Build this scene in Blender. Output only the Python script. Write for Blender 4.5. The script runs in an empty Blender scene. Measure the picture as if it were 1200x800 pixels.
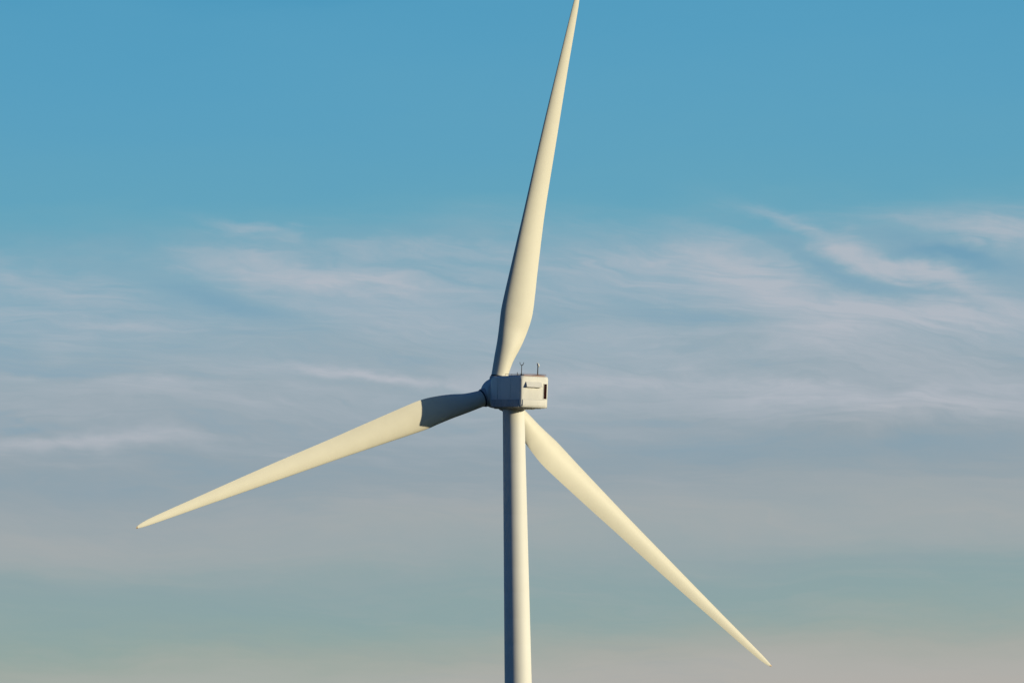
import bpy, bmesh, math, random
from mathutils import Vector, Matrix
random.seed(4)
C = bpy.context.scene.collection
S = bpy.context.scene
R = math.radians

# ------------------------------------------------------------------ camera
FPX = 6602.6
CAM_LOC = Vector((0, -600, 2.0))
yaw, pitch, roll = R(0.0247), R(7.9258), R(-0.9737)
fwd = Vector((math.sin(yaw)*math.cos(pitch), math.cos(yaw)*math.cos(pitch), math.sin(pitch)))
rt = fwd.cross(Vector((0, 0, 1))).normalized()
up = rt.cross(fwd)
rt2 = rt*math.cos(roll) + up*math.sin(roll)
up2 = -rt*math.sin(roll) + up*math.cos(roll)
cam_d = bpy.data.cameras.new('camera')
cam = bpy.data.objects.new('camera', cam_d); C.objects.link(cam)
cam_d.sensor_width = 36.0
cam_d.lens = 36.0*FPX/1200.0
cam_d.clip_start = 1.0
cam_d.clip_end = 80000.0
m = Matrix((rt2, up2, -fwd)).transposed().to_4x4()
m.translation = CAM_LOC
cam.matrix_world = m
S.camera = cam

# ------------------------------------------------------------------ sun
SUN_AZ, SUN_EL = 69.0, 6.5          # degrees to the right of the line towards the camera; height
sd = Vector((math.sin(R(SUN_AZ))*math.cos(R(SUN_EL)), -math.cos(R(SUN_AZ))*math.cos(R(SUN_EL)), math.sin(R(SUN_EL))))
sun_d = bpy.data.lights.new('sun', 'SUN')
sun_d.energy = 3.6
sun_d.angle = R(0.5)
sun_d.color = (1.0, 0.89, 0.62)
sun = bpy.data.objects.new('sun', sun_d); C.objects.link(sun)
sun.rotation_euler = (-sd).to_track_quat('-Z', 'Y').to_euler()
sun.location = (60, -20, 120)

S.view_settings.view_transform = 'Standard'
S.view_settings.look = 'None'
S.view_settings.exposure = 0
S.view_settings.gamma = 1
S.view_settings.use_curve_mapping = False


class NB:
    """small helper to write node maths"""
    def __init__(s, nt): s.nt = nt
    def new(s, t, **kw):
        n = s.nt.nodes.new(t)
        for k, v in kw.items(): setattr(n, k, v)
        return n
    def put(s, sock, v):
        if hasattr(v, 'is_linked') or isinstance(v, bpy.types.NodeSocket): s.nt.links.new(v, sock)
        else: sock.default_value = v
    def m(s, op, a, b=0.0, c=0.0, clamp=False):
        n = s.new('ShaderNodeMath', operation=op, use_clamp=clamp)
        s.put(n.inputs[0], a); s.put(n.inputs[1], b); s.put(n.inputs[2], c)
        return n.outputs[0]
    def mix(s, f, a, b, mode='MIX'):
        n = s.new('ShaderNodeMix', data_type='RGBA', blend_type=mode)
        s.put(n.inputs[0], f)
        for i, v in ((6, a), (7, b)):
            if isinstance(v, tuple) and len(v) == 3: v = (*v, 1)
            s.put(n.inputs[i], v)
        return n.outputs[2]
    def xyz(s, x, y, z):
        n = s.new('ShaderNodeCombineXYZ'); s.put(n.inputs[0], x); s.put(n.inputs[1], y); s.put(n.inputs[2], z)
        return n.outputs[0]
    def noise(s, vec, scale, detail=4, rough=.5, dist=0.0):
        n = s.new('ShaderNodeTexNoise'); s.put(n.inputs['Vector'], vec)
        n.inputs['Scale'].default_value = scale; n.inputs['Detail'].default_value = detail
        n.inputs['Roughness'].default_value = rough; n.inputs['Distortion'].default_value = dist
        return n.outputs[0]
    def mr(s, v, a, b, c=0.0, d=1.0):
        n = s.new('ShaderNodeMapRange', interpolation_type='SMOOTHSTEP')
        for i, q in enumerate((v, a, b, c, d)): s.put(n.inputs[i], q)
        return n.outputs[0]


def lin(rgb):
    return tuple(((c/255)/12.92 if c/255 <= .04045 else ((c/255+.055)/1.055)**2.4) for c in rgb)

# ------------------------------------------------------------------ world: sky texture + thin cirrus veils, laid out by compass direction and height
W = bpy.data.worlds.new('World'); S.world = W; W.use_nodes = True
nt = W.node_tree; nt.nodes.clear(); N = NB(nt)
sky = N.new('ShaderNodeTexSky', sky_type='NISHITA')
sky.sun_disc = False
sky.sun_elevation = R(SUN_EL)
sky.sun_rotation = math.atan2(sd.x, sd.y)
sky.altitude = 100
tc = N.new('ShaderNodeTexCoord')
sp = N.new('ShaderNodeSeparateXYZ'); nt.links.new(tc.outputs['Generated'], sp.inputs[0])
X, Y, Z = sp.outputs
U = N.m('MULTIPLY', N.m('ARCTAN2', X, Y), 57.29578)          # azimuth, degrees from north
V = N.m('MULTIPLY', N.m('ARCSINE', Z), 57.29578)             # elevation, degrees
DP = 57.29578/FPX

def ang(px, py):                                              # photograph pixel -> compass direction
    a, b = (px-600)/FPX, (400-py)/FPX
    d = (fwd + rt2*a + up2*b).normalized()
    return math.degrees(math.atan2(d.x, d.y)), math.degrees(math.asin(d.z))

# gentle warp so that no band is a ruled line
w1 = N.noise(N.xyz(N.m('MULTIPLY', U, .22), N.m('MULTIPLY', V, .9), 3.1), 1.0, 5, .55)
w2 = N.noise(N.xyz(N.m('MULTIPLY', U, .9), N.m('MULTIPLY', V, 3.2), 7.7), 1.0, 5, .6)
dv = N.m('ADD', N.m('MULTIPLY', N.m('SUBTRACT', w1, .5), .95), N.m('MULTIPLY', N.m('SUBTRACT', w2, .5), .30))
# roll-corrected height of the bands (the banks slope very slightly)
Vw = N.m('ADD', N.m('ADD', V, N.m('MULTIPLY', U, -0.017)), dv)
stops = [(-60, (70, 148, 186)), (0, (84, 157, 192)), (130, (91, 160, 192)), (225, (98, 163, 189)), (262, (107, 166, 188)),
         (290, (131, 170, 188)), (350, (142, 171, 187)), (400, (148, 171, 184)), (450, (156, 171, 181)), (500, (152, 167, 177)),
         (545, (145, 161, 171)), (600, (158, 168, 172)), (640, (156, 168, 171)), (668, (143, 164, 167)), (705, (139, 164, 166)),
         (735, (150, 167, 163)), (765, (166, 170, 163)), (790, (174, 174, 169)), (820, (178, 175, 170)), (900, (176, 170, 160))]
e0, e1 = 2.0, 14.0
ramp = N.new('ShaderNodeValToRGB'); nt.links.new(N.m('DIVIDE', N.m('SUBTRACT', Vw, e0), e1-e0, clamp=True), ramp.inputs[0])
cr = ramp.color_ramp; cr.interpolation = 'B_SPLINE'
pts = sorted(((ang(600, y)[1]-e0)/(e1-e0), c) for y, c in stops)
while len(cr.elements) < len(pts): cr.elements.new(.5)
for el, (p, c) in zip(cr.elements, pts):
    el.position = p; el.color = (*lin(c), 1)
col = ramp.outputs[0]
lw = N.mr(V, ang(600, 700)[1], ang(600, 790)[1])
col = N.mix(N.m('MULTIPLY', lw, N.mr(U, 1.0, -3.0)), col, N.mix(1.0, col, (.90, .985, .97), 'MULTIPLY'))

# fibrous cirrus texture, running down to the right
def rotated(deg, su, sv, off):
    c, s_ = math.cos(R(deg)), math.sin(R(deg))
    a = N.m('ADD', N.m('MULTIPLY', U, c*su), N.m('MULTIPLY', V, -s_*su))
    b = N.m('ADD', N.m('MULTIPLY', U, s_*sv), N.m('MULTIPLY', V, c*sv))
    b = N.m('ADD', b, N.m('MULTIPLY', N.m('SUBTRACT', w1, .5), 1.3*sv))
    return N.xyz(a, b, off)
f1 = N.noise(rotated(9, .20, 1.25, 1.3), 1.0, 6, .58, .4)
f2 = N.noise(rotated(4, .10, 2.1, 9.0), 1.0, 5, .55, .2)
f3 = N.noise(rotated(14, .8, 5.0, 5.0), 1.0, 5, .6, .5)
f4 = N.noise(rotated(9, .55, 8.5, 2.5), 1.0, 7, .62, .25)          # fine fibres
f5 = N.noise(rotated(1, .25, 9.0, 6.5), 1.0, 6, .6, .1)
hgt = N.mr(V, ang(600, 500)[1], ang(600, 400)[1])
fine = N.m('ADD', N.m('MULTIPLY', N.m('SUBTRACT', f4, .5), N.m('MULTIPLY', hgt, .85)), N.m('MULTIPLY', N.m('SUBTRACT', f5, .5), N.m('SUBTRACT', 1.15, N.m('MULTIPLY', hgt, .6))))
fib = N.m('ADD', N.m('MULTIPLY', N.m('SUBTRACT', f1, .5), 1.7), N.m('MULTIPLY', N.m('SUBTRACT', f2, .5), 1.0))
fib = N.m('ADD', fib, N.m('MULTIPLY', N.m('SUBTRACT', f3, .5), .7))
fib = N.m('ADD', N.m('ADD', fib, fine), .06)

ws = N.noise(N.xyz(N.m('MULTIPLY', U, .8), N.m('MULTIPLY', V, 1.5), 2.2), 1.0, 4, .5)
ws2 = N.noise(N.xyz(N.m('MULTIPLY', U, 2.2), N.m('MULTIPLY', V, 5.5), 4.4), 1.0, 4, .6)
wob = N.m('ADD', N.m('MULTIPLY', N.m('SUBTRACT', ws, .5), .62), N.m('MULTIPLY', N.m('SUBTRACT', ws2, .5), .16))
def streak(px, py, hl, hw, deg, amp):
    u0, v0 = ang(px, py)
    c, s_ = math.cos(R(deg)), math.sin(R(deg))
    du = N.m('SUBTRACT', U, u0); dvv = N.m('ADD', N.m('SUBTRACT', V, v0), wob)
    a = N.m('ADD', N.m('MULTIPLY', du, c/(hl*DP)), N.m('MULTIPLY', dvv, -s_/(hl*DP)))
    b = N.m('ADD', N.m('MULTIPLY', du, s_/(hw*DP)), N.m('MULTIPLY', dvv, c/(hw*DP)))
    q = N.m('ADD', N.m('MULTIPLY', a, a), N.m('MULTIPLY', b, b))
    return N.m('MULTIPLY', N.m('EXPONENT', N.m('MULTIPLY', q, -1.0)), amp)
STREAKS = [(1000, 296, 105, 15, 21, .70), (925, 266, 50, 7, 18, .30), (1050, 316, 110, 20, 14, .18), (1165, 277, 110, 14, 9, .75), (1110, 305, 85, 11, 6, -.95),
           (985, 320, 80, 10, 26, -.80), (1095, 346, 70, 10, 6, -.55), (930, 345, 150, 30, 16, .75), (1120, 375, 150, 22, 6, .55),
           (870, 455, 330, 12, 3, .62), (830, 375, 110, 14, 14, -.45), (800, 310, 130, 10, 4, .30), (1060, 470, 200, 24, 0, .30), (1120, 338, 120, 11, 14, .5), (130, 374, 120, 9, 6, .25), (200, 455, 160, 9, 5, .3), (970, 395, 260, 55, 6, .42), (760, 420, 200, 40, 4, .15), (650, 330, 120, 22, 4, .22), (450, 340, 160, 30, 10, .15),
           (390, 322, 180, 16, 9, .65), (300, 276, 55, 7, 14, .45), (500, 300, 130, 14, 3, .40), (255, 348, 120, 18, 16, -.65),
           (470, 375, 120, 14, 8, .25), (60, 330, 160, 22, 3, .35), (90, 385, 130, 14, 5, .30), (40, 425, 120, 14, 3, -.45),
           (430, 437, 115, 8, 7, .9), (290, 425, 190, 14, 12, -.20), (90, 517, 150, 11, -1, .7), (20, 492, 90, 8, 0, -.45),
           (250, 565, 330, 22, 0, -.22), (480, 600, 260, 24, 0, .30), (700, 500, 300, 20, 2, -.10), (950, 525, 300, 20, -2, -.25),
           (350, 690, 330, 22, 0, -.10), (950, 610, 260, 26, 0, .22), (100, 640, 200, 22, 0, .15)]
st = None
for a in STREAKS:
    v = streak(*a); st = v if st is None else N.m('ADD', st, v)
st = N.m('MULTIPLY', st, N.m('MAXIMUM', 0.0, N.m('ADD', -.15, N.m('ADD', N.m('MULTIPLY', f3, .9), N.m('MULTIPLY', f4, 1.4)))))
veil = N.mr(Vw, ang(600, 232)[1], ang(600, 320)[1])           # clear blue above, veiled below
low = N.mr(Vw, ang(600, 480)[1], ang(600, 620)[1])
fibm = N.m('MULTIPLY', N.m('MULTIPLY', fib, veil), N.m('SUBTRACT', 1.0, N.m('MULTIPLY', low, .45)))
tot = N.m('ADD', st, N.m('MULTIPLY', fibm, .85))
pos = N.m('MINIMUM', N.m('MAXIMUM', tot, 0.0), 1.0)
neg = N.m('MINIMUM', N.m('MAXIMUM', N.m('MULTIPLY', tot, -1.0), 0.0), 1.0)
light = N.mix(low, lin((183, 188, 197)), lin((176, 175, 173)))
dark = N.mix(low, lin((104, 155, 182)), lin((128, 154, 166)))
col = N.mix(N.m('MULTIPLY', pos, .80), col, light)
col = N.mix(N.m('MULTIPLY', neg, .70), col, dark)
# above the veils the sky deepens; the part overhead and behind is the sky texture, tinted blue and scaled as added fill for the shade
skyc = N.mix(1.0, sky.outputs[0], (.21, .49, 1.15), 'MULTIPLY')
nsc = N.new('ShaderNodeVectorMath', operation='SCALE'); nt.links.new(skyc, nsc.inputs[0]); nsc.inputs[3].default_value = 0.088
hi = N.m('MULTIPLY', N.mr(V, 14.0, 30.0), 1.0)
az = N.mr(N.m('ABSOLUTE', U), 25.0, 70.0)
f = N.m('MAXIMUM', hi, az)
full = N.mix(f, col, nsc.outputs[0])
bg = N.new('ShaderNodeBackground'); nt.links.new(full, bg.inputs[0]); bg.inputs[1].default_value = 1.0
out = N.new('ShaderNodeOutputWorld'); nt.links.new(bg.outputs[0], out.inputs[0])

# ------------------------------------------------------------------ materials
def mat(name, base, rough=.5, metal=0.0, var=.06, vscale=1.2, dirt=None, spec=.5, streaky=False, coat=0.0):
    mt = bpy.data.materials.new(name); mt.use_nodes = True
    t = mt.node_tree; t.nodes.clear(); n = NB(t)
    o = n.new('ShaderNodeOutputMaterial'); b = n.new('ShaderNodeBsdfPrincipled'); t.links.new(b.outputs[0], o.inputs[0])
    tcn = n.new('ShaderNodeTexCoord'); mp = n.new('ShaderNodeMapping'); t.links.new(tcn.outputs['Object'], mp.inputs[0])
    mp.inputs['Scale'].default_value = (1, 1, .18) if streaky else (1, 1, 1)
    k = n.noise(mp.outputs[0], vscale, 6, .6)
    lo = tuple(c*(1-var) for c in base); hi_ = tuple(min(1, c*(1+var)) for c in base)
    c = n.mix(n.mr(k, .3, .7), lo, hi_)
    if dirt:
        k2 = n.noise(mp.outputs[0], vscale*3.1, 7, .65, .3)
        c = n.mix(n.m('MULTIPLY', n.mr(k2, .54, .74), dirt[1]), c, dirt[0])
    t.links.new(c, b.inputs['Base Color'])
    t.links.new(n.m('ADD', rough-.06, n.m('MULTIPLY', k, .12)), b.inputs['Roughness'])
    b.inputs['Metallic'].default_value = metal
    b.inputs['Specular IOR Level'].default_value = spec
    return mt

M_BLADE = mat('cream_gelcoat', (.84, .785, .64), .52, var=.02, vscale=.5, dirt=((.66, .60, .48), .12), spec=.35)
M_TOWER = mat('white_tower_paint', (.87, .84, .765), .62, var=.03, vscale=.6, dirt=((.66, .64, .58), .12), streaky=True, spec=.4)
M_NAC = mat('off_white_nacelle_shell', (.83, .80, .74), .5, var=.04, vscale=1.3, dirt=((.50, .47, .38), .30), streaky=True, spec=.4)
M_SKIRT = mat('grey_skirt_panels', (.50, .50, .49), .55, var=.08, vscale=2.0, dirt=((.2, .18, .16), .4))
M_HUB = mat('hub_shell', (.70, .69, .64), .45, var=.04, vscale=1.3, spec=.4)
M_RUST = mat('red_brown_roof_paint', (.34, .19, .15), .6, var=.15, vscale=3.0)
M_DARK = mat('dark_metal', (.06, .06, .065), .5, metal=.3, var=.1, vscale=4.0)
M_RED = mat('dark_red_louvre', (.028, .006, .006), .8, var=.15, vscale=6.0, spec=.1)
M_RUBBER = mat('black_seal', (.03, .03, .035), .7, var=.1, vscale=4.0)
M_BRIGHT = mat('white_sensor_plastic', (.85, .85, .83), .3, var=.02)
M_TIP = mat('weathered_tip_metal', (.38, .24, .13), .5, metal=.3, var=.1, vscale=5.0)
M_CONC = mat('concrete', (.38, .36, .33), .85, var=.1, vscale=2.0, dirt=((.2, .19, .17), .4))

# ------------------------------------------------------------------ helpers
def link(name, bm, mt, parent=None, smooth=True, angle=35):
    me = bpy.data.meshes.new(name)
    bmesh.ops.recalc_face_normals(bm, faces=bm.faces)
    if smooth:
        for fc in bm.faces: fc.smooth = True
        for e in bm.edges:
            if len(e.link_faces) == 2 and e.calc_face_angle(0) > R(angle): e.smooth = False
    bm.to_mesh(me); bm.free()
    me.materials.append(mt)
    o = bpy.data.objects.new(name, me); C.objects.link(o)
    if parent: o.parent = parent
    return o

def box(bm, x0, x1, y0, y1, z0, z1, bev=0.0):
    r = bmesh.ops.create_cube(bm, size=1.0)
    for v in r['verts']:
        v.co = Vector(((x0+x1)/2+v.co.x*(x1-x0), (y0+y1)/2+v.co.y*(y1-y0), (z0+z1)/2+v.co.z*(z1-z0)))
    if bev:
        es = list({e for v in r['verts'] for e in v.link_edges})
        bmesh.ops.bevel(bm, geom=es, offset=bev, segments=3, affect='EDGES', profile=.6)

def tube(bm, p, q, r0, r1=None, n=16, caps=True):
    r1 = r0 if r1 is None else r1
    p, q = Vector(p), Vector(q); d = (q-p).normalized()
    a = d.orthogonal().normalized(); b = d.cross(a)
    rings = []
    for c, r in ((p, r0), (q, r1)):
        rings.append([bm.verts.new(c + a*math.cos(2*math.pi*i/n)*r + b*math.sin(2*math.pi*i/n)*r) for i in range(n)])
    for i in range(n):
        j = (i+1) % n; bm.faces.new((rings[0][i], rings[0][j], rings[1][j], rings[1][i]))
    if caps: bm.faces.new(rings[0][::-1]); bm.faces.new(rings[1])

def lathe(bm, prof, axis='Z', n=64, caps=True):
    rings = []
    for r, h in prof:
        ring = []
        for i in range(n):
            t = 2*math.pi*i/n; a, b = r*math.cos(t), r*math.sin(t)
            ring.append(bm.verts.new((a, b, h) if axis == 'Z' else (a, h, b)))
        rings.append(ring)
    for k in range(len(rings)-1):
        for i in range(n):
            j = (i+1) % n; bm.faces.new((rings[k][i], rings[k][j], rings[k+1][j], rings[k+1][i]))
    if caps: bm.faces.new(rings[0][::-1]); bm.faces.new(rings[-1])

# ------------------------------------------------------------------ ground
bm = bmesh.new()
n_r = [0, 4, 8, 16, 40, 90, 180, 350, 700, 1500, 3500, 8000, 20000, 45000]
ctr = bm.verts.new((0, 0, 0)); prev = None
for r in n_r[1:]:
    ring = [bm.verts.new((r*math.cos(2*math.pi*i/96), r*math.sin(2*math.pi*i/96), 0)) for i in range(96)]
    for i in range(96):
        j = (i+1) % 96
        if prev is None: bm.faces.new((ctr, ring[i], ring[j]))
        else: bm.faces.new((prev[i], ring[i], ring[j], prev[j]))
    prev = ring
gm = bpy.data.materials.new('dry_field'); gm.use_nodes = True
t = gm.node_tree; n = NB(t); b = t.nodes['Principled BSDF']
tcn = n.new('ShaderNodeTexCoord')
k1 = n.noise(tcn.outputs['Object'], .004, 5, .55); k2 = n.noise(tcn.outputs['Object'], .8, 8, .7)
c = n.mix(n.mr(k1, .4, .6), (.030, .044, .018), (.050, .050, .026))
c = n.mix(n.m('MULTIPLY', n.mr(k2, .4, .7), .5), c, (.035, .040, .018))
t.links.new(c, b.inputs['Base Color']); b.inputs['Roughness'].default_value = .95
b.inputs['Specular IOR Level'].default_value = .1
bp = n.new('ShaderNodeBump'); t.links.new(k2, bp.inputs['Height']); bp.inputs['Strength'].default_value = .5
t.links.new(bp.outputs[0], b.inputs['Normal'])
g = link('ground', bm, gm, smooth=False); g['kind'] = 'structure'

# ------------------------------------------------------------------ the wind turbine
root = bpy.data.objects.new('wind_turbine', None); C.objects.link(root)
HX = 0.2975
root.location = (HX, 0, 0)
root['label'] = 'tall three-bladed cream white wind turbine seen from behind against a veiled evening sky'
root['category'] = 'wind turbine'

HUBH = 79.97
A, TILT, OVER = R(27.16), R(6.5), 4.022
rear = Vector((math.sin(A)*math.cos(TILT), -math.cos(A)*math.cos(TILT), -math.sin(TILT)))
side = Vector((math.cos(A), math.sin(A), 0))                    # to the right seen from behind
upv = side.cross(rear) if side.cross(rear).z > 0 else rear.cross(side)
hub_c = Vector((0, 0, HUBH)) - rear*OVER

# tower
bm = bmesh.new()
H_T = 78.10
def tr(z): return 1.915 + (1.165-1.915)*z/H_T
prof = []
seams = [k*2.78 for k in range(1, 28)]
prof.append((tr(0), .45))
flanges = (22.0, 49.0)
for z in seams:
    prof += [(tr(z), z-.02), (tr(z)-.001, z-.006), (tr(z)-.001, z+.006), (tr(z), z+.02)]
prof = [q for q in prof if q[1] < H_T-.4] + [(tr(H_T-.35), H_T-.35), (tr(H_T), H_T)]
lathe(bm, prof, n=128)
tower = link('tower', bm, M_TOWER, root, angle=50)
for z in (14.3, 38.8):
    bm = bmesh.new()
    lathe(bm, [(tr(z)+.0, z-.09), (tr(z)+.012, z-.085), (tr(z)+.012, z+.085), (tr(z), z+.09)], n=128)
    link('flange_ring', bm, M_TOWER, tower)
bm = bmesh.new(); lathe(bm, [(3.4, 0.004), (3.4, .30), (3.3, .42), (2.2, .45), (1.2, .45)], n=96)
link('foundation', bm, M_CONC, root)
bm = bmesh.new(); box(bm, -.42, .42, -1.99, -1.80, .75, 2.85, .03)
dr = link('door', bm, M_SKIRT, root)
bm = bmesh.new(); box(bm, .22, .30, -2.06, -1.992, 1.7, 1.9, .01); link('handle', bm, M_DARK, dr)
bm = bmesh.new()
lathe(bm, [(1.17, H_T+.003), (1.23, H_T+.02), (1.23, H_T+.15), (1.18, H_T+.18), (1.18, H_T+.6)], n=96)
link('yaw_ring', bm, M_SKIRT, root)

# nacelle frame: X right (seen from behind), Y to the rear, Z up; origin at the rotor centre
nm = Matrix((side, rear, upv)).transposed().to_4x4(); nm.translation = hub_c
def rr(w, h_up, h_dn, r, seg=7, cham=0.0):
    """rounded rectangle outline, optionally narrowing towards its bottom"""
    pts = []
    for cx, cz, a0 in ((w-r, h_up-r, 0), (-(w-r), h_up-r, 90), (-(w-r)+cham, -(h_dn-r), 180), (w-r-cham, -(h_dn-r), 270)):
        for i in range(seg+1):
            a = R(a0+90*i/seg); pts.append((cx+r*math.cos(a), cz+r*math.sin(a)))
    return pts
def loft(bm, secs):
    rings = [[bm.verts.new((x, y, z)) for x, z in pts] for y, pts in secs]
    for k in range(len(rings)-1):
        n_ = len(rings[k])
        for i in range(n_):
            j = (i+1) % n_; bm.faces.new((rings[k][i], rings[k][j], rings[k+1][j], rings[k+1][i]))
    bm.faces.new(rings[0]); bm.faces.new(rings[-1][::-1])
LN, WN, HU, HD = 9.0, 1.70, 1.74, 1.66
bm = bmesh.new()
secs = [(1.42, rr(1.36, 1.46, 1.36, .55)), (1.50, rr(1.47, 1.60, 1.48, .42)), (1.75, rr(1.53, 1.66, 1.58, .32)), (2.4, rr(WN-.02, HU-.03, HD-.02, .24))]
for y in (4.0, 6.0, 8.0): secs.append((y, rr(WN, HU, HD, .22, cham=.04)))
for k in range(0, 8):
    a = R(90*k/7); d = .26*(1-math.cos(a)); secs.append((LN-.30+.30*math.sin(a), rr(WN-d, HU-d*.6, HD-d*.6, .22+.26*k/7, cham=.04)))
loft(bm, secs)
nac = link('nacelle', bm, M_NAC, root, angle=50); nac.matrix_local = nm

def part(name, fn, mt, parent=None, **kw):
    b_ = bmesh.new(); fn(b_)
    return link(name, b_, mt, parent or nac, **kw)

# lower skirts with hatches and ribs along both sides
for s in (-1, 1):
    def f(b_, s=s):
        x0, x1 = sorted((s*(WN-.10), s*(WN+.012)))
        box(b_, x0, x1, 2.3, 8.72, -1.60, -.86, .03)
    sk = part('side_skirt', f, M_SKIRT)
    def f(b_, s=s):
        for y in (2.9, 4.6, 5.9, 7.3, 8.6):
            x0, x1 = sorted((s*(WN-.05), s*(WN+.045))); box(b_, x0, x1, y, y+.09, -1.62, -.80, .01)
        x0, x1 = sorted((s*(WN-.02), s*(WN+.025))); box(b_, x0, x1, 2.25, 8.76, -.86, -.80, .01)
    part('rib', f, M_SKIRT, sk)
    def f(b_, s=s):
        x0, x1 = sorted((s*(WN-.03), s*(WN+.035))); box(b_, x0, x1, 6.15, 7.1, -1.5, -.95, .02)
    part('hatch', f, M_SKIRT, sk)
    def f(b_, s=s):                                             # thin joints between shell panels
        x0, x1 = sorted((s*(WN-.02), s*(WN+.006))); box(b_, x0, x1, yj, yj+.025, -.78, HU-.26)
    for yj in (3.6, 6.6): part('panel_joint', f, M_SKIRT)
# belly fairing round the tower head
part('belly_cover', lambda b_: (box(b_, -1.35, 1.35, 2.2, 6.6, -1.76, -HD+.01, .06), box(b_, -1.1, 1.1, 6.65, 8.6, -1.72, -HD+.01, .05)), M_SKIRT)

# rear wall: hood, louvre, lower lip
def hood(b_):
    x0, x1, zt, zb, d = -1.06, .78, 1.12, .54, .36
    y = LN-.005
    vs = [b_.verts.new(q) for q in ((x0, y, zt), (x1, y, zt), (x1, y, zb), (x0, y, zb), (x0, y+d, zb+.04), (x1, y+d, zb+.04), (x0, y+d, zb), (x1, y+d, zb), (x0, y+.05, zt), (x1, y+.05, zt))]
    b_.faces.new((vs[8], vs[9], vs[5], vs[4])); b_.faces.new((vs[4], vs[5], vs[7], vs[6])); b_.faces.new((vs[6], vs[7], vs[2], vs[3]))
    b_.faces.new((vs[0], vs[8], vs[4], vs[6], vs[3])); b_.faces.new((vs[1], vs[2], vs[7], vs[5], vs[9])); b_.faces.new((vs[0], vs[1], vs[9], vs[8])); b_.faces.new((vs[0], vs[3], vs[2], vs[1]))
part('vent_hood', hood, M_NAC, smooth=False)
def frame(b_):
    x0, x1, z0, z1 = 1.06, 1.49, -.70, .98
    for q in ((x0, x0+.04, z0, z1), (x1-.04, x1, z0, z1), (x0+.05, x1-.05, z0, z0+.05), (x0+.05, x1-.05, z1-.05, z1)):
        box(b_, q[0], q[1], LN-.20, LN+.035, q[2], q[3])
fr = part('louvre', frame, M_NAC, smooth=False)
part('backing', lambda b_: box(b_, 1.10, 1.45, LN-.19, LN+.006, -.65, .93), M_RED, fr, smooth=False)
part('slat', lambda b_: [box(b_, 1.105, 1.445, LN+.008, LN+.028, -.62+i*.145, -.62+i*.145+.05) for i in range(11)], M_RED, fr, smooth=False)
def lip(b_):
    box(b_, -1.40, 1.34, LN-.05, LN+.07, -1.46, -.80, .05)
part('lower_panel', lip, M_NAC)
part('panel_joint', lambda b_: box(b_, -1.36, 1.30, LN-.02, LN+.008, -.79, -.755), M_SKIRT)

# roof: coaming, rail, masts
zt = HU
part('roof_hatch', lambda b_: (box(b_, -1.25, 1.25, 5.2, 8.9, zt-.02, zt+.10, .03), box(b_, -.8, .8, 3.2, 4.9, zt-.02, zt+.05, .03)), M_RUST)
def rail(b_):
    for s in (-1, 1):
        tube(b_, (s*1.33, 4.6, zt+.20), (s*1.33, 8.95, zt+.20), .022, n=8)
        for y in (4.6, 6.1, 7.6, 8.95): tube(b_, (s*1.33, y, zt-.01), (s*1.33, y, zt+.2), .02, n=8)
    tube(b_, (-1.33, 8.95, zt+.20), (1.33, 8.95, zt+.20), .022, n=8)
part('roof_rail', rail, M_RUST)
ZM = zt+1.18
ma = part('instrument_mast', lambda b_: (tube(b_, (-1.22, 8.2, zt-.02), (-1.22, 8.2, ZM-.1), .05, .038), tube(b_, (-1.22, 8.2, zt+.09), (-1.22, 8.2, zt+.16), .11)), M_DARK)
def fork(b_):
    x, y, z = -1.22, 8.2, ZM-.1
    for s in (-1, 1):
        tube(b_, (x, y, z), (x+s*.17, y, z+.10), .028, n=8); tube(b_, (x+s*.17, y, z+.10), (x+s*.24, y, z+.36), .03, n=8)
    tube(b_, (x, y, z-.04), (x, y, z+.06), .05, n=10)
    tube(b_, (x, y-.15, z+.02), (x, y+.2, z+.12), .02, n=8)
an = part('ultrasonic_anemometer', fork, M_DARK, ma)
mb = part('instrument_mast', lambda b_: (tube(b_, (.72, 8.2, zt-.02), (.72, 8.2, ZM-.12), .07, .055), tube(b_, (.72, 8.2, zt+.09), (.72, 8.2, zt+.16), .13)), M_DARK)
def lamp(b_):
    x, y, z = .72, 8.2, ZM-.12
    r_ = bmesh.ops.create_uvsphere(b_, u_segments=16, v_segments=10, radius=.15)
    for v in r_['verts']: v.co = Vector((x+.03+v.co.x*.85, y+v.co.y, z+.16+v.co.z*1.5 - v.co.x*.5))
    tube(b_, (x-.03, y, z+.28), (x-.18, y, z+.40), .045, .03, n=10)
part('sensor_head', lamp, M_BRIGHT, mb)
part('antenna', lambda b_: (tube(b_, (-1.1, 7.0, zt), (-1.1, 7.0, zt+.38), .035, .02, n=8), tube(b_, (-1.1, 7.0, zt+.30), (-1.1, 7.0, zt+.38), .05, n=8)), M_DARK)

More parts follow.
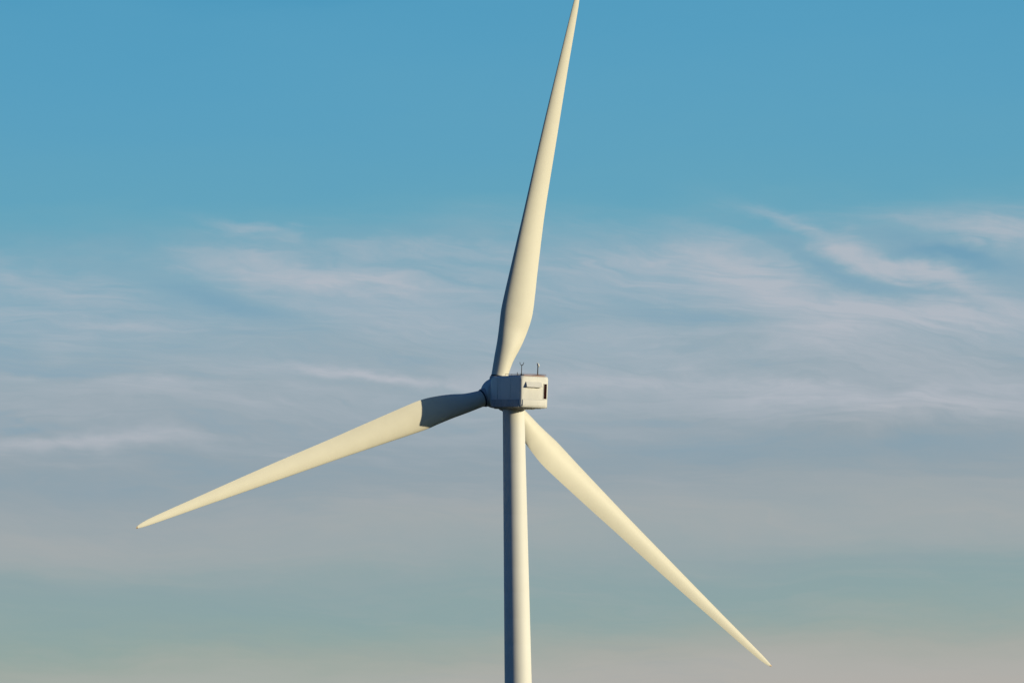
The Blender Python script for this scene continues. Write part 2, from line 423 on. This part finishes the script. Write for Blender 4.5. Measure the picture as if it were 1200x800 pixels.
# hub with spinner
bm = bmesh.new()
prof = [(1.30, 1.36), (1.50, 1.30), (1.60, 1.18), (1.62, .9), (1.62, -.45)]
for k in range(1, 13):
    a = R(90*k/12); t_ = k/12; prof.append((max(.02, 1.62*(1-t_**1.7)**.8), -.45-1.75*t_))
lathe(bm, prof, 'Y', 72)
hub = link('hub', bm, M_HUB, root, angle=50); hub.matrix_local = nm
part('shaft_seal', lambda b_: lathe(b_, [(1.20, 1.30), (1.20, 1.50)], 'Y', 64), M_RUBBER, hub)
PH0 = 80.4575
BM = []
for k in range(3):
    ph = R(PH0+120*k+(0, .3, 0)[k])
    bdir = side*math.cos(ph)+upv*math.sin(ph); tdir = -side*math.sin(ph)+upv*math.cos(ph)
    if k:                                                        # the lower blades are bent a little less by the wind
        bdir = (bdir-rear*(.0, .014, .014)[k]).normalized()
    ydir = bdir.cross(tdir)
    q = Matrix((tdir, ydir, bdir)).transposed().to_4x4(); q.translation = hub_c; BM.append(q)

# one blade, copied twice
RAD = 45.0
KN = [.033, .045, .08, .12, .16, .2, .25, .3, .375, .45, .525, .6, .675, .75, .82, .88, .94, .965, .985, .995, 1.0]
CH = [1.80, 1.80, 2.08, 2.65, 3.14, 3.47, 3.32, 3.07, 2.73, 2.40, 2.17, 1.96, 1.71, 1.44, 1.18, .98, .76, .63, .43, .24, .07]
def interp(x, xs, ys):
    if x <= xs[0]: return ys[0]
    for i in range(len(xs)-1):
        if x <= xs[i+1]:
            # Catmull-Rom keeps the outline smooth
            t_ = (x-xs[i])/(xs[i+1]-xs[i])
            h = xs[i+1]-xs[i]
            m0 = (ys[i+1]-ys[max(i-1, 0)])/(xs[i+1]-xs[max(i-1, 0)])*h
            m1 = (ys[min(i+2, len(xs)-1)]-ys[i])/(xs[min(i+2, len(xs)-1)]-xs[i])*h
            return (2*t_**3-3*t_**2+1)*ys[i]+(t_**3-2*t_**2+t_)*m0+(-2*t_**3+3*t_**2)*ys[i+1]+(t_**3-t_**2)*m1
    return ys[-1]
def ss(x): x = max(0, min(1, x)); return x*x*(3-2*x)
def section(s, nn=32):
    c = interp(s, KN, CH)
    tw = R(interp(s, [.04, .2, .325, .45, .7, 1.0], [17.7, 17.7, 12.8, 8.26, 6.4, 4.3]))
    w = ss((s-.042)/.125)
    tk = interp(s, [.04, .2, .3, .5, .75, 1.0], [.7, .36, .29, .22, .18, .15])
    ax = interp(s, [.04, .08, .12, .16, .2, 1.0], [.5, .437, .347, .322, .326, .326])
    off = 2.47*s*s-.809*s
    pts = []
    for i in range(nn):
        th = 2*math.pi*i/nn
        xc = (1-math.cos(th))/2
        yt = 5*tk*(.2969*math.sqrt(max(xc, 0))-.126*xc-.3516*xc**2+.2843*xc**3-.1036*xc**4)
        sg = 1 if math.sin(th) >= 0 else -1
        cam_ = .035*4*xc*(1-xc)
        y = (sg*yt+cam_)*w+.5*math.sin(th)*(1-w)
        px = (ax-xc)*c; py = y*c
        X_ = math.cos(tw)*px+math.sin(tw)*py
        Y_ = -math.sin(tw)*px+math.cos(tw)*py+off
        pts.append((X_, Y_, s*RAD))
    return pts
bm = bmesh.new()
st_ = [.033+.22*i/34 for i in range(35)] + [.253+.7*i/40 for i in range(1, 41)] + [.953+.0465*math.sin(R(90*i/9)) for i in range(1, 10)]
rings = [[bm.verts.new(p) for p in section(s)] for s in st_]
for k in range(len(rings)-1):
    for i in range(32):
        j = (i+1) % 32; bm.faces.new((rings[k][i], rings[k][j], rings[k+1][j], rings[k+1][i]))
bm.faces.new(rings[0]); bm.faces.new(rings[-1])
blade = link('blade', bm, M_BLADE, root, angle=60)
# collar at the root and metal tip
bm = bmesh.new()
lathe(bm, [(.99, 1.20), (1.02, 1.26), (1.02, 1.66), (.96, 1.72), (.90, 1.72)], n=56)
collar = link('root_collar', bm, M_SKIRT, blade)
bm = bmesh.new()
lathe(bm, [(.925, 1.75), (.935, 1.76), (.935, 1.86), (.925, 1.87)], n=56)
seal = link('root_seal', bm, M_RUBBER, blade)
bm = bmesh.new()
q = [[bm.verts.new(((p[0]-ce[0])*1.12+ce[0], (p[1]-ce[1])*1.25+ce[1], p[2])) for p in pts] for pts, ce in
     [(section(s), section(s)[8]) for s in (.9945, .997, .9992)]]
for k in range(2):
    for i in range(32):
        j = (i+1) % 32; bm.faces.new((q[k][i], q[k][j], q[k+1][j], q[k+1][i]))
bm.faces.new(q[0]); bm.faces.new(q[2])
tip = link('tip_receptor', bm, M_TIP, blade)
blade.matrix_local = BM[0]
for k in (1, 2):
    b2 = blade.copy(); C.objects.link(b2); b2.parent = root; b2.matrix_local = BM[k]
    for ch in (collar, seal, tip):
        c2 = ch.copy(); C.objects.link(c2); c2.parent = b2
